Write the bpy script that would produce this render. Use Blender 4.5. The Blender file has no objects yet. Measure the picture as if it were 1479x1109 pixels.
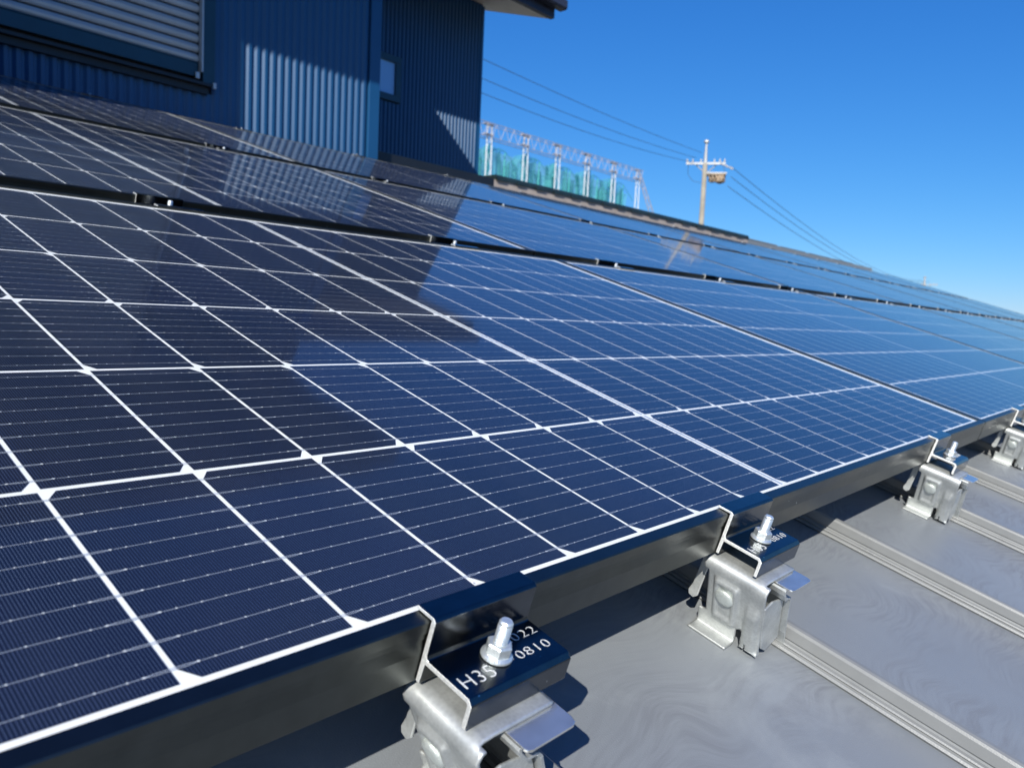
import bpy, bmesh, math, random
from mathutils import Vector, Matrix
random.seed(7)
S = bpy.context.scene
COL = S.collection
PI = math.pi
TH = math.radians(16.7)                      # roof pitch
ST, CT = math.sin(TH), math.cos(TH)

def L(u, v, n):                              # roof coordinates (along eaves, up the slope, off the glass plane) to world
    return Vector((u, v*CT - n*ST, v*ST + n*CT))

# ---------------------------------------------------------------- camera
cam = bpy.data.cameras.new("Camera"); camo = bpy.data.objects.new("Camera", cam); COL.objects.link(camo)
X_ = Vector((0.658087, -0.751547, 0.04581)); Y_ = Vector((-0.037038, -0.093079, -0.99497)); Z_ = Vector((0.752031, 0.65308, -0.08909))
camo.matrix_world = Matrix(((X_[0], -Y_[0], -Z_[0], -0.745941), (X_[1], -Y_[1], -Z_[1], -0.278366), (X_[2], -Y_[2], -Z_[2], 0.156927), (0, 0, 0, 1)))
cam.sensor_width = 36; cam.lens = 27.62; cam.clip_start = 0.02; cam.clip_end = 3000
cam.dof.use_dof = True; cam.dof.focus_distance = 0.62; cam.dof.aperture_fstop = 13
S.camera = camo
# ---------------------------------------------------------------- light
SUN_TO = Vector((-1.17, -0.66, 0.85)).normalized()
SUN_EL = math.asin(SUN_TO.z); SUN_AZ = math.atan2(SUN_TO.x, SUN_TO.y)
w = bpy.data.worlds.new("World"); S.world = w; w.use_nodes = True
nt = w.node_tree; nt.nodes.clear()
sky = nt.nodes.new('ShaderNodeTexSky'); sky.sky_type = 'NISHITA'; sky.sun_disc = False
sky.sun_elevation = SUN_EL; sky.sun_rotation = SUN_AZ % (2*PI)
sky.air_density = 1.0; sky.dust_density = 0.0; sky.ozone_density = 6.0; sky.altitude = 0
bg = nt.nodes.new('ShaderNodeBackground'); bg.inputs['Strength'].default_value = 0.10
wo = nt.nodes.new('ShaderNodeOutputWorld')
sp_ = nt.nodes.new('ShaderNodeSeparateColor'); cb_ = nt.nodes.new('ShaderNodeCombineColor'); nt.links.new(sky.outputs[0], sp_.inputs[0])
for i_, (g_, a_) in enumerate(((1.42, 0.197), (0.95, 0.655), (0.66, 1.72))):        # deep polarised blue of the clear winter sky
    p_ = nt.nodes.new('ShaderNodeMath'); p_.operation = 'POWER'; p_.inputs[1].default_value = g_
    q_ = nt.nodes.new('ShaderNodeMath'); q_.operation = 'MULTIPLY'; q_.inputs[1].default_value = a_
    nt.links.new(sp_.outputs[i_], p_.inputs[0]); nt.links.new(p_.outputs[0], q_.inputs[0]); nt.links.new(q_.outputs[0], cb_.inputs[i_])
nt.links.new(cb_.outputs[0], bg.inputs[0]); nt.links.new(bg.outputs[0], wo.inputs[0])
sl = bpy.data.lights.new("Sun", 'SUN'); sl.energy = 4.9; sl.angle = math.radians(0.5); sl.color = (1.0, 0.965, 0.87)
so = bpy.data.objects.new("Sun", sl); COL.objects.link(so)
so.rotation_euler = SUN_TO.to_track_quat('Z', 'Y').to_euler(); so.location = (-6, -4, 8)
S.view_settings.view_transform = 'Standard'; S.view_settings.look = 'None'; S.view_settings.exposure = 0.45; S.view_settings.gamma = 1.0
S.render.engine = 'CYCLES'
S.cycles.max_bounces = 8; S.cycles.transparent_max_bounces = 12; S.cycles.caustics_reflective = True

# ---------------------------------------------------------------- materials
def mat(name):
    m = bpy.data.materials.new(name); m.use_nodes = True
    return m, m.node_tree, m.node_tree.nodes['Principled BSDF']
def N(t, typ, **k):
    n = t.nodes.new(typ)
    for a, b in k.items():
        if a.startswith('i_'): n.inputs[a[2:].replace('_', ' ')].default_value = b
        else: setattr(n, a, b)
    return n
def simple(name, col, rough=0.5, metal=0.0, var=0.15, scale=20.0, bump=0.0, bscale=200.0, spec=0.5, detail=4):
    m, t, b = mat(name)
    b.inputs['Metallic'].default_value = metal; b.inputs['Roughness'].default_value = rough
    b.inputs['Specular IOR Level'].default_value = spec
    tc = N(t, 'ShaderNodeTexCoord'); ns = N(t, 'ShaderNodeTexNoise'); ns.inputs['Scale'].default_value = scale; ns.inputs['Detail'].default_value = detail
    t.links.new(tc.outputs['Object'], ns.inputs['Vector'])
    cr = N(t, 'ShaderNodeValToRGB'); cr.color_ramp.elements[0].position = 0.3; cr.color_ramp.elements[1].position = 0.7
    cr.color_ramp.elements[0].color = [c*(1-var) for c in col]+[1]; cr.color_ramp.elements[1].color = [min(1, c*(1+var)) for c in col]+[1]
    t.links.new(ns.outputs['Fac'], cr.inputs['Fac']); t.links.new(cr.outputs['Color'], b.inputs['Base Color'])
    if bump:
        n2 = N(t, 'ShaderNodeTexNoise'); n2.inputs['Scale'].default_value = bscale; n2.inputs['Detail'].default_value = 3
        t.links.new(tc.outputs['Object'], n2.inputs['Vector'])
        bp = N(t, 'ShaderNodeBump'); bp.inputs['Strength'].default_value = bump; bp.inputs['Distance'].default_value = 0.001
        t.links.new(n2.outputs['Fac'], bp.inputs['Height']); t.links.new(bp.outputs['Normal'], b.inputs['Normal'])
    return m

M = {}
M['black_alu'] = simple('black_anodised_aluminium', (0.082, 0.088, 0.083), 0.36, 1.0, 0.10, 60, 0.05, 900)
M['black_clamp'] = simple('black_clamp_aluminium', (0.10, 0.105, 0.11), 0.20, 1.0, 0.12, 80, 0.05, 900)
M['raw_alu'] = simple('cut_aluminium', (0.80, 0.80, 0.78), 0.45, 0.6, 0.15, 500, 0.5, 2500)
M['zinc'] = simple('zinc_plated_steel', (0.72, 0.76, 0.76), 0.38, 0.75, 0.10, 150, 0.3, 900)
M['backsheet'] = simple('white_backsheet', (0.86, 0.86, 0.84), 0.6, 0.0, 0.03, 40)
M['letter'] = simple('engraved_lettering', (0.66, 0.66, 0.64), 0.5, 0.2, 0.35, 700)
M['steel_dark'] = simple('dark_flashing', (0.008, 0.010, 0.014), 0.45, 0.0, 0.2, 10)  # near-black flashing metal, its own colour
M['shutter'] = simple('grey_shutter_metal', (0.46, 0.48, 0.49), 0.40, 0.3, 0.06, 5)
M['win_frame'] = simple('dark_blue_window_frame', (0.015, 0.05, 0.075), 0.35, 0.2, 0.1, 8)
M['bright_trim'] = simple('bright_aluminium', (0.48, 0.49, 0.50), 0.4, 0.3, 0.05, 50)
M['soffit'] = simple('beige_soffit_board', (0.80, 0.68, 0.54), 0.7, 0.0, 0.08, 12)
M['fascia'] = simple('dark_fascia', (0.028, 0.032, 0.05), 0.4, 0.1, 0.1, 12)
M['ridge'] = simple('weathered_ridge_flashing', (0.36, 0.30, 0.26), 0.6, 0.0, 0.15, 9, detail=8)
M['ridge_dark'] = simple('black_ridge_tiles', (0.010, 0.022, 0.024), 0.5, 0.0, 0.3, 14)
M['concrete'] = simple('pole_concrete', (0.27, 0.245, 0.20), 0.85, 0.0, 0.15, 3, detail=8)
M['galv'] = simple('galvanised_steel', (0.36, 0.37, 0.38), 0.5, 0.3, 0.1, 4)
M['insul'] = simple('porcelain', (0.48, 0.48, 0.48), 0.3, 0.0, 0.1, 8)
M['wire'] = simple('power_cable', (0.05, 0.07, 0.10), 0.6, 0.0, 0.1, 1)
M['transformer'] = simple('weathered_brown_steel', (0.30, 0.22, 0.15), 0.7, 0.0, 0.5, 3, detail=6)
M['net_steel'] = simple('white_lattice_steel', (0.50, 0.55, 0.60), 0.6, 0.0, 0.05, 1)
M['truss_steel'] = simple('pinkish_truss_steel', (0.36, 0.33, 0.35), 0.7, 0.0, 0.15, 0.5)
M['ground'] = simple('ground_soil', (0.16, 0.15, 0.11), 0.9, 0.0, 0.3, 0.05, detail=8)

def specks(m, scale, size, col):
    t = m.node_tree; b = t.nodes['Principled BSDF']; src = b.inputs['Base Color'].links[0].from_socket
    tc = N(t, 'ShaderNodeTexCoord'); vo = N(t, 'ShaderNodeTexVoronoi'); vo.inputs['Scale'].default_value = scale; t.links.new(tc.outputs['Object'], vo.inputs['Vector'])
    lt = N(t, 'ShaderNodeMath', operation='LESS_THAN'); lt.inputs[1].default_value = size; t.links.new(vo.outputs['Distance'], lt.inputs[0])
    mx = N(t, 'ShaderNodeMixRGB'); mx.inputs['Color2'].default_value = col; t.links.new(lt.outputs[0], mx.inputs['Fac']); t.links.new(src, mx.inputs['Color1']); t.links.new(mx.outputs['Color'], b.inputs['Base Color'])
specks(M['black_alu'], 34, 0.035, (0.6, 0.62, 0.6, 1)); specks(M['black_clamp'], 90, 0.05, (0.5, 0.5, 0.5, 1)); specks(M['bracket'], 160, 0.10, (0.85, 0.85, 0.82, 1)) if 'bracket' in M else None
# solar cell: thin silver fingers every 1.6 mm across dark blue silicon
def cell_mat():
    m, t, b = mat('solar_cell')
    b.inputs['Roughness'].default_value = 0.45; b.inputs['Specular IOR Level'].default_value = 0.25
    tc = N(t, 'ShaderNodeTexCoord'); sx = N(t, 'ShaderNodeSeparateXYZ'); t.links.new(tc.outputs['Object'], sx.inputs[0])
    mu = N(t, 'ShaderNodeMath', operation='MULTIPLY'); mu.inputs[1].default_value = 1/0.00158; t.links.new(sx.outputs['X'], mu.inputs[0])
    fr = N(t, 'ShaderNodeMath', operation='FRACT'); t.links.new(mu.outputs[0], fr.inputs[0])
    lt = N(t, 'ShaderNodeMath', operation='LESS_THAN'); lt.inputs[1].default_value = 0.13; t.links.new(fr.outputs[0], lt.inputs[0])
    # tone of each cell, from its own UV-free id: noise on snapped coordinates
    sn = N(t, 'ShaderNodeVectorMath', operation='SNAP'); sn.inputs[1].default_value = (0.085, 0.1701, 1.0)
    t.links.new(tc.outputs['Object'], sn.inputs[0])
    oi = N(t, 'ShaderNodeObjectInfo'); ad = N(t, 'ShaderNodeVectorMath', operation='ADD')
    t.links.new(sn.outputs[0], ad.inputs[0]); t.links.new(oi.outputs['Location'], ad.inputs[1])
    wn = N(t, 'ShaderNodeTexWhiteNoise', noise_dimensions='3D'); t.links.new(ad.outputs[0], wn.inputs['Vector'])
    cr = N(t, 'ShaderNodeValToRGB'); t.links.new(wn.outputs['Value'], cr.inputs['Fac'])
    cr.color_ramp.elements[0].color = (0.0024, 0.0056, 0.020, 1); cr.color_ramp.elements[1].color = (0.0048, 0.0095, 0.032, 1)
    ns = N(t, 'ShaderNodeTexNoise'); ns.inputs['Scale'].default_value = 9; ns.inputs['Detail'].default_value = 3
    t.links.new(tc.outputs['Object'], ns.inputs['Vector'])
    m1 = N(t, 'ShaderNodeMixRGB', blend_type='MULTIPLY'); m1.inputs['Fac'].default_value = 0.35
    t.links.new(cr.outputs['Color'], m1.inputs['Color1']); t.links.new(ns.outputs['Color'], m1.inputs['Color2'])
    mx = N(t, 'ShaderNodeMixRGB'); t.links.new(lt.outputs[0], mx.inputs['Fac'])
    t.links.new(m1.outputs['Color'], mx.inputs['Color1']); mx.inputs['Color2'].default_value = (0.085, 0.118, 0.20, 1)
    t.links.new(mx.outputs['Color'], b.inputs['Base Color'])
    return m
M['cell'] = cell_mat()
M['busbar'] = simple('busbar_silver', (0.52, 0.56, 0.62), 0.45, 0.3, 0.1, 300)
M['solder'] = simple('solder_silver', (0.88, 0.89, 0.88), 0.4, 0.3, 0.1, 300)

def glass_mat():
    m = bpy.data.materials.new('panel_glass'); m.use_nodes = True; t = m.node_tree; t.nodes.clear()
    out = N(t, 'ShaderNodeOutputMaterial'); mx = N(t, 'ShaderNodeMixShader'); tr = N(t, 'ShaderNodeBsdfTransparent'); gl = N(t, 'ShaderNodeBsdfGlossy')
    gl.inputs['Roughness'].default_value = 0.05; gl.inputs['Color'].default_value = (1, 1, 1, 1)
    tr.inputs['Color'].default_value = (0.97, 0.98, 0.98, 1)
    # two-sided Fresnel reflectance from the angle to the sheet
    ge = N(t, 'ShaderNodeNewGeometry'); dp = N(t, 'ShaderNodeVectorMath', operation='DOT_PRODUCT')
    t.links.new(ge.outputs['Incoming'], dp.inputs[0]); t.links.new(ge.outputs['Normal'], dp.inputs[1])
    ab = N(t, 'ShaderNodeMath', operation='ABSOLUTE'); t.links.new(dp.outputs['Value'], ab.inputs[0])
    om = N(t, 'ShaderNodeMath', operation='SUBTRACT'); om.inputs[0].default_value = 1.0; t.links.new(ab.outputs[0], om.inputs[1])
    pw = N(t, 'ShaderNodeMath', operation='POWER'); pw.inputs[1].default_value = 4.9; t.links.new(om.outputs[0], pw.inputs[0])
    fr = N(t, 'ShaderNodeMath', operation='MULTIPLY_ADD', use_clamp=True); fr.inputs[1].default_value = 0.64; fr.inputs[2].default_value = 0.032; t.links.new(pw.outputs[0], fr.inputs[0])
    # faint film of dust dots, real marks on the glass
    tc = N(t, 'ShaderNodeTexCoord'); ns = N(t, 'ShaderNodeTexNoise'); ns.inputs['Scale'].default_value = 2.2; ns.inputs['Detail'].default_value = 4
    t.links.new(tc.outputs['Object'], ns.inputs['Vector'])
    mr = N(t, 'ShaderNodeMapRange'); mr.inputs['From Min'].default_value = 0.3; mr.inputs['From Max'].default_value = 0.7; mr.inputs['To Min'].default_value = 0.035; mr.inputs['To Max'].default_value = 0.07
    t.links.new(ns.outputs['Fac'], mr.inputs['Value']); t.links.new(mr.outputs[0], gl.inputs['Roughness'])
    vo = N(t, 'ShaderNodeTexVoronoi'); vo.inputs['Scale'].default_value = 14; t.links.new(tc.outputs['Object'], vo.inputs['Vector'])
    lt = N(t, 'ShaderNodeMath', operation='LESS_THAN'); lt.inputs[1].default_value = 0.012; t.links.new(vo.outputs['Distance'], lt.inputs[0])
    df = N(t, 'ShaderNodeBsdfDiffuse'); df.inputs['Color'].default_value = (0.5, 0.5, 0.5, 1)
    mx2 = N(t, 'ShaderNodeMixShader')
    mp = N(t, 'ShaderNodeMapping'); mp.inputs['Scale'].default_value = (14, 3, 1); t.links.new(tc.outputs['Object'], mp.inputs['Vector'])
    nd = N(t, 'ShaderNodeTexNoise'); nd.inputs['Scale'].default_value = 1.5; nd.inputs['Detail'].default_value = 6; t.links.new(mp.outputs[0], nd.inputs['Vector'])
    dr = N(t, 'ShaderNodeMapRange'); dr.inputs['From Min'].default_value = 0.35; dr.inputs['From Max'].default_value = 0.75; dr.inputs['To Min'].default_value = 0.0015; dr.inputs['To Max'].default_value = 0.011; t.links.new(nd.outputs['Fac'], dr.inputs['Value'])
    ml = N(t, 'ShaderNodeMath', operation='MULTIPLY_ADD'); ml.inputs[1].default_value = 0.5; t.links.new(lt.outputs[0], ml.inputs[0]); t.links.new(dr.outputs[0], ml.inputs[2])
    t.links.new(fr.outputs[0], mx.inputs[0]); t.links.new(tr.outputs[0], mx.inputs[1]); t.links.new(gl.outputs[0], mx.inputs[2])
    t.links.new(ml.outputs[0], mx2.inputs[0]); t.links.new(mx.outputs[0], mx2.inputs[1]); t.links.new(df.outputs[0], mx2.inputs[2])
    t.links.new(mx2.outputs[0], out.inputs[0])
    return m
M['glass'] = glass_mat()

def roof_mat():
    m, t, b = mat('painted_roof_metal')
    b.inputs['Metallic'].default_value = 0.0; b.inputs['Specular IOR Level'].default_value = 0.5
    tc = N(t, 'ShaderNodeTexCoord')
    # broad cloudiness
    n1 = N(t, 'ShaderNodeTexNoise'); n1.inputs['Scale'].default_value = 5; n1.inputs['Detail'].default_value = 5; t.links.new(tc.outputs['Object'], n1.inputs['Vector'])
    # wiping strokes: stretched, strongly distorted fine noise
    mp = N(t, 'ShaderNodeMapping'); mp.inputs['Scale'].default_value = (14, 120, 14); mp.inputs['Rotation'].default_value = (0, 0, 0.5)
    n0 = N(t, 'ShaderNodeTexNoise'); n0.inputs['Scale'].default_value = 7; n0.inputs['Detail'].default_value = 1; t.links.new(tc.outputs['Object'], n0.inputs['Vector'])
    mm = N(t, 'ShaderNodeVectorMath', operation='MULTIPLY_ADD'); mm.inputs[1].default_value = (0.13, 0.13, 0.0); t.links.new(n0.outputs['Color'], mm.inputs[0]); t.links.new(tc.outputs['Object'], mm.inputs[2])
    t.links.new(mm.outputs[0], mp.inputs['Vector'])
    n2 = N(t, 'ShaderNodeTexNoise'); n2.inputs['Scale'].default_value = 1.3; n2.inputs['Detail'].default_value = 6; n2.inputs['Roughness'].default_value = 0.65; t.links.new(mp.outputs[0], n2.inputs['Vector'])
    # strokes show in patches only
    n3 = N(t, 'ShaderNodeTexNoise'); n3.inputs['Scale'].default_value = 8; n3.inputs['Detail'].default_value = 1; t.links.new(tc.outputs['Object'], n3.inputs['Vector'])
    pr = N(t, 'ShaderNodeMapRange'); pr.inputs['From Min'].default_value = 0.38; pr.inputs['From Max'].default_value = 0.60; t.links.new(n3.outputs['Fac'], pr.inputs['Value'])
    sr = N(t, 'ShaderNodeMapRange'); sr.inputs['From Min'].default_value = 0.42; sr.inputs['From Max'].default_value = 0.62; t.links.new(n2.outputs['Fac'], sr.inputs['Value'])
    ml = N(t, 'ShaderNodeMath', operation='MULTIPLY'); t.links.new(pr.outputs[0], ml.inputs[0]); t.links.new(sr.outputs[0], ml.inputs[1])
    cr = N(t, 'ShaderNodeValToRGB'); t.links.new(n1.outputs['Fac'], cr.inputs['Fac'])
    cr.color_ramp.elements[0].position = 0.3; cr.color_ramp.elements[1].position = 0.7
    cr.color_ramp.elements[0].color = (0.192, 0.208, 0.228, 1); cr.color_ramp.elements[1].color = (0.232, 0.248, 0.264, 1)
    mx = N(t, 'ShaderNodeMixRGB'); mx.inputs['Color2'].default_value = (0.150, 0.157, 0.175, 1); t.links.new(cr.outputs['Color'], mx.inputs['Color1'])
    m2 = N(t, 'ShaderNodeMath', operation='MULTIPLY'); m2.inputs[1].default_value = 0.6; t.links.new(ml.outputs[0], m2.inputs[0]); t.links.new(m2.outputs[0], mx.inputs['Fac'])
    t.links.new(mx.outputs['Color'], b.inputs['Base Color'])
    rr = N(t, 'ShaderNodeMapRange'); rr.inputs['To Min'].default_value = 0.36; rr.inputs['To Max'].default_value = 0.52; t.links.new(ml.outputs[0], rr.inputs['Value']); t.links.new(rr.outputs[0], b.inputs['Roughness'])
    # pale rubbed patches left by boots and hands
    n6 = N(t, 'ShaderNodeTexNoise'); n6.inputs['Scale'].default_value = 6.5; n6.inputs['Detail'].default_value = 7; n6.inputs['Roughness'].default_value = 0.7; n6.inputs['Distortion'].default_value = 0.6
    a6 = N(t, 'ShaderNodeVectorMath', operation='ADD'); a6.inputs[1].default_value = (3.7, 1.3, 0); t.links.new(tc.outputs['Object'], a6.inputs[0]); t.links.new(a6.outputs[0], n6.inputs['Vector'])
    r6 = N(t, 'ShaderNodeMapRange'); r6.inputs['From Min'].default_value = 0.54; r6.inputs['From Max'].default_value = 0.74; r6.inputs['To Max'].default_value = 0.55; t.links.new(n6.outputs['Fac'], r6.inputs['Value'])
    m6 = N(t, 'ShaderNodeMixRGB'); m6.inputs['Color2'].default_value = (0.31, 0.33, 0.34, 1); t.links.new(r6.outputs[0], m6.inputs['Fac']); t.links.new(mx.outputs['Color'], m6.inputs['Color1']); mx = m6
    # stray water spots and grit
    vo = N(t, 'ShaderNodeTexVoronoi'); vo.inputs['Scale'].default_value = 38; t.links.new(tc.outputs['Object'], vo.inputs['Vector'])
    vl = N(t, 'ShaderNodeMath', operation='LESS_THAN'); vl.inputs[1].default_value = 0.035; t.links.new(vo.outputs['Distance'], vl.inputs[0])
    mv = N(t, 'ShaderNodeMixRGB'); mv.inputs['Color2'].default_value = (0.13, 0.13, 0.14, 1)
    vm = N(t, 'ShaderNodeMath', operation='MULTIPLY'); t.links.new(vl.outputs[0], vm.inputs[0]); t.links.new(n3.outputs['Fac'], vm.inputs[1])
    t.links.new(vm.outputs[0], mv.inputs['Fac']); t.links.new(mx.outputs['Color'], mv.inputs['Color1']); t.links.new(mv.outputs['Color'], b.inputs['Base Color'])
    n5 = N(t, 'ShaderNodeTexNoise'); n5.inputs['Scale'].default_value = 900; t.links.new(tc.outputs['Object'], n5.inputs['Vector'])
    bp = N(t, 'ShaderNodeBump'); bp.inputs['Strength'].default_value = 0.25; bp.inputs['Distance'].default_value = 0.001; t.links.new(n5.outputs['Fac'], bp.inputs['Height'])
    t.links.new(bp.outputs[0], b.inputs['Normal'])
    return m
M['roof'] = roof_mat()
M['seam'] = simple('painted_seam_metal', (0.190, 0.195, 0.197), 0.38, 0.0, 0.06, 30, 0.1, 700)

def bracket_mat():
    m, t, b = mat('galvanised_bracket_steel')
    b.inputs['Metallic'].default_value = 0.7
    tc = N(t, 'ShaderNodeTexCoord')
    vo = N(t, 'ShaderNodeTexVoronoi'); vo.inputs['Scale'].default_value = 420; t.links.new(tc.outputs['Object'], vo.inputs['Vector'])
    ns = N(t, 'ShaderNodeTexNoise'); ns.inputs['Scale'].default_value = 45; ns.inputs['Detail'].default_value = 6; t.links.new(tc.outputs['Object'], ns.inputs['Vector'])
    cr = N(t, 'ShaderNodeValToRGB'); cr.color_ramp.elements[0].position = 0.3; cr.color_ramp.elements[1].position = 0.75
    cr.color_ramp.elements[0].color = (0.50, 0.52, 0.52, 1); cr.color_ramp.elements[1].color = (0.72, 0.74, 0.73, 1)
    t.links.new(ns.outputs['Fac'], cr.inputs['Fac'])
    mx = N(t, 'ShaderNodeMixRGB', blend_type='MULTIPLY'); mx.inputs['Fac'].default_value = 0.18
    t.links.new(cr.outputs['Color'], mx.inputs['Color1']); t.links.new(vo.outputs['Distance'], mx.inputs['Color2']); t.links.new(mx.outputs['Color'], b.inputs['Base Color'])
    rr = N(t, 'ShaderNodeMapRange'); rr.inputs['To Min'].default_value = 0.38; rr.inputs['To Max'].default_value = 0.58; t.links.new(ns.outputs['Fac'], rr.inputs['Value']); t.links.new(rr.outputs[0], b.inputs['Roughness'])
    bp = N(t, 'ShaderNodeBump'); bp.inputs['Strength'].default_value = 0.25; bp.inputs['Distance'].default_value = 0.0006; t.links.new(ns.outputs['Fac'], bp.inputs['Height']); t.links.new(bp.outputs[0], b.inputs['Normal'])
    return m
M['bracket'] = bracket_mat()
M['tab'] = simple('shiny_zinc_tab', (0.66, 0.66, 0.64), 0.22, 0.85, 0.12, 60, 0.08, 500)
M['bolt'] = simple('dull_zinc_bolt_head', (0.62, 0.66, 0.64), 0.5, 0.6, 0.10, 300, 0.3, 900)

def siding_mat():
    m, t, b = mat('blue_metal_siding')
    b.inputs['Metallic'].default_value = 0.0; b.inputs['Roughness'].default_value = 0.40; b.inputs['Specular IOR Level'].default_value = 0.6
    tc = N(t, 'ShaderNodeTexCoord'); ns = N(t, 'ShaderNodeTexNoise'); ns.inputs['Scale'].default_value = 3; ns.inputs['Detail'].default_value = 6; t.links.new(tc.outputs['Object'], ns.inputs['Vector'])
    cr = N(t, 'ShaderNodeValToRGB'); cr.color_ramp.elements[0].color = (0.005, 0.056, 0.150, 1); cr.color_ramp.elements[1].color = (0.007, 0.066, 0.175, 1)
    t.links.new(ns.outputs['Fac'], cr.inputs['Fac']); t.links.new(cr.outputs['Color'], b.inputs['Base Color'])
    return m
M['siding'] = siding_mat()

def net_mat():
    m = bpy.data.materials.new('green_net'); m.use_nodes = True; t = m.node_tree; t.nodes.clear()
    out = N(t, 'ShaderNodeOutputMaterial'); mx = N(t, 'ShaderNodeMixShader'); tr = N(t, 'ShaderNodeBsdfTransparent'); df = N(t, 'ShaderNodeBsdfDiffuse'); tl = N(t, 'ShaderNodeBsdfTranslucent'); ad = N(t, 'ShaderNodeMixShader')
    df.inputs['Color'].default_value = (0.16, 0.60, 0.58, 1); tl.inputs['Color'].default_value = (0.16, 0.60, 0.58, 1)
    tc = N(t, 'ShaderNodeTexCoord'); ns = N(t, 'ShaderNodeTexNoise'); ns.inputs['Scale'].default_value = 0.25; ns.inputs['Detail'].default_value = 3; t.links.new(tc.outputs['Object'], ns.inputs['Vector'])
    mr = N(t, 'ShaderNodeMapRange'); mr.inputs['From Min'].default_value = 0.3; mr.inputs['From Max'].default_value = 0.7; mr.inputs['To Min'].default_value = 0.38; mr.inputs['To Max'].default_value = 0.50
    t.links.new(ns.outputs['Fac'], mr.inputs['Value']); t.links.new(mr.outputs[0], mx.inputs[0])
    t.links.new(df.outputs[0], ad.inputs[1]); t.links.new(tl.outputs[0], ad.inputs[2]); t.links.new(tr.outputs[0], mx.inputs[1]); t.links.new(ad.outputs[0], mx.inputs[2]); t.links.new(mx.outputs[0], out.inputs[0])
    return m
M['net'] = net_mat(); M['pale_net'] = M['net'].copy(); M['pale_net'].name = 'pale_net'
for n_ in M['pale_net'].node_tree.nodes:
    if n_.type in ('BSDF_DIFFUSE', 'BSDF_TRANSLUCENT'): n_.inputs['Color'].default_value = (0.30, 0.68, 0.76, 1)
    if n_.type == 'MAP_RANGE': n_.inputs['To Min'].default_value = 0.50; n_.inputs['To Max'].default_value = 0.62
m, t, b = mat('window_pane'); b.inputs['Base Color'].default_value = (0.20, 0.42, 0.74, 1); b.inputs['Roughness'].default_value = 0.25; b.inputs['Metallic'].default_value = 0.0; b.inputs['Specular IOR Level'].default_value = 1.0  # blue sky reflection put into the pane's base colour
M['pane'] = m

# ---------------------------------------------------------------- mesh helpers
def link(o, parent=None):
    COL.objects.link(o)
    if parent is not None: o.parent = parent
    return o
def obj(name, bm, material, parent=None, smooth=False, loc=(0, 0, 0), bevel=0.0, solid=None, angle=40):
    me = bpy.data.meshes.new(name); bmesh.ops.recalc_face_normals(bm, faces=bm.faces[:]); bm.to_mesh(me); bm.free()
    for mm in (material if isinstance(material, (list, tuple)) else [material]): me.materials.append(mm)
    if smooth:
        for p in me.polygons: p.use_smooth = True
    o = bpy.data.objects.new(name, me); o.location = loc; link(o, parent)
    if solid:
        md = o.modifiers.new('solid', 'SOLIDIFY'); md.thickness = solid; md.offset = 0
    if bevel:
        md = o.modifiers.new('bevel', 'BEVEL'); md.width = bevel; md.segments = 2; md.limit_method = 'ANGLE'; md.angle_limit = math.radians(angle); md.harden_normals = False
    return o
def empty(name, loc=(0, 0, 0), rot=(0, 0, 0)):
    o = bpy.data.objects.new(name, None); o.location = loc; o.rotation_euler = rot; o.empty_display_size = 0.1; COL.objects.link(o); return o
def tag(o, label=None, cat=None, group=None, kind=None):
    if label: o['label'] = label
    if cat: o['category'] = cat
    if group: o['group'] = group
    if kind: o['kind'] = kind
    return o
def kids(o): return [c for c in bpy.data.objects if c.parent == o]
KID = {}
def copy_tree(o, parent=None):
    c = o.copy(); COL.objects.link(c)
    if parent is not None: c.parent = parent
    for ch in KID.get(o.name) or KID.setdefault(o.name, kids(o)): copy_tree(ch, c)
    return c
def box(bm, x0, x1, y0, y1, z0, z1, mi=0):
    v = [bm.verts.new((x, y, z)) for x in (x0, x1) for y in (y0, y1) for z in (z0, z1)]
    for f in ((0, 1, 3, 2), (4, 6, 7, 5), (0, 4, 5, 1), (2, 3, 7, 6), (0, 2, 6, 4), (1, 5, 7, 3)):
        bm.faces.new([v[i] for i in f]).material_index = mi
def quad(bm, pts, mi=0):
    f = bm.faces.new([bm.verts.new(p) for p in pts]); f.material_index = mi; return f
def prism(bm, poly, a0, a1, axis='x', mi=0):
    """poly of 2-D points in the other two axes, extruded along axis"""
    def P(a, p): return (a, p[0], p[1]) if axis == 'x' else ((p[0], a, p[1]) if axis == 'y' else (p[0], p[1], a))
    A = [bm.verts.new(P(a0, p)) for p in poly]; B = [bm.verts.new(P(a1, p)) for p in poly]; n = len(poly)
    for i in range(n): bm.faces.new((A[i], A[(i+1) % n], B[(i+1) % n], B[i])).material_index = mi
    bm.faces.new(A[::-1]).material_index = mi; bm.faces.new(B).material_index = mi
def strip(bm, path, width_pts, mi=0): pass
def tube(bm, pts, r, seg=6, mi=0, cap=True):
    pts = [Vector(p) for p in pts]; rings = []
    for i, p in enumerate(pts):
        d = (pts[min(i+1, len(pts)-1)] - pts[max(i-1, 0)]).normalized()
        a = d.orthogonal().normalized() if abs(d.z) > 0.95 else d.cross(Vector((0, 0, 1))).normalized()
        b_ = d.cross(a); rr = r[i] if isinstance(r, (list, tuple)) else r
        rings.append([bm.verts.new(p + (a*math.cos(2*PI*k/seg) + b_*math.sin(2*PI*k/seg))*rr) for k in range(seg)])
    for A, B in zip(rings, rings[1:]):
        for k in range(seg): bm.faces.new((A[k], A[(k+1) % seg], B[(k+1) % seg], B[k])).material_index = mi
    if cap: bm.faces.new(rings[0][::-1]).material_index = mi; bm.faces.new(rings[-1]).material_index = mi
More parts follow.
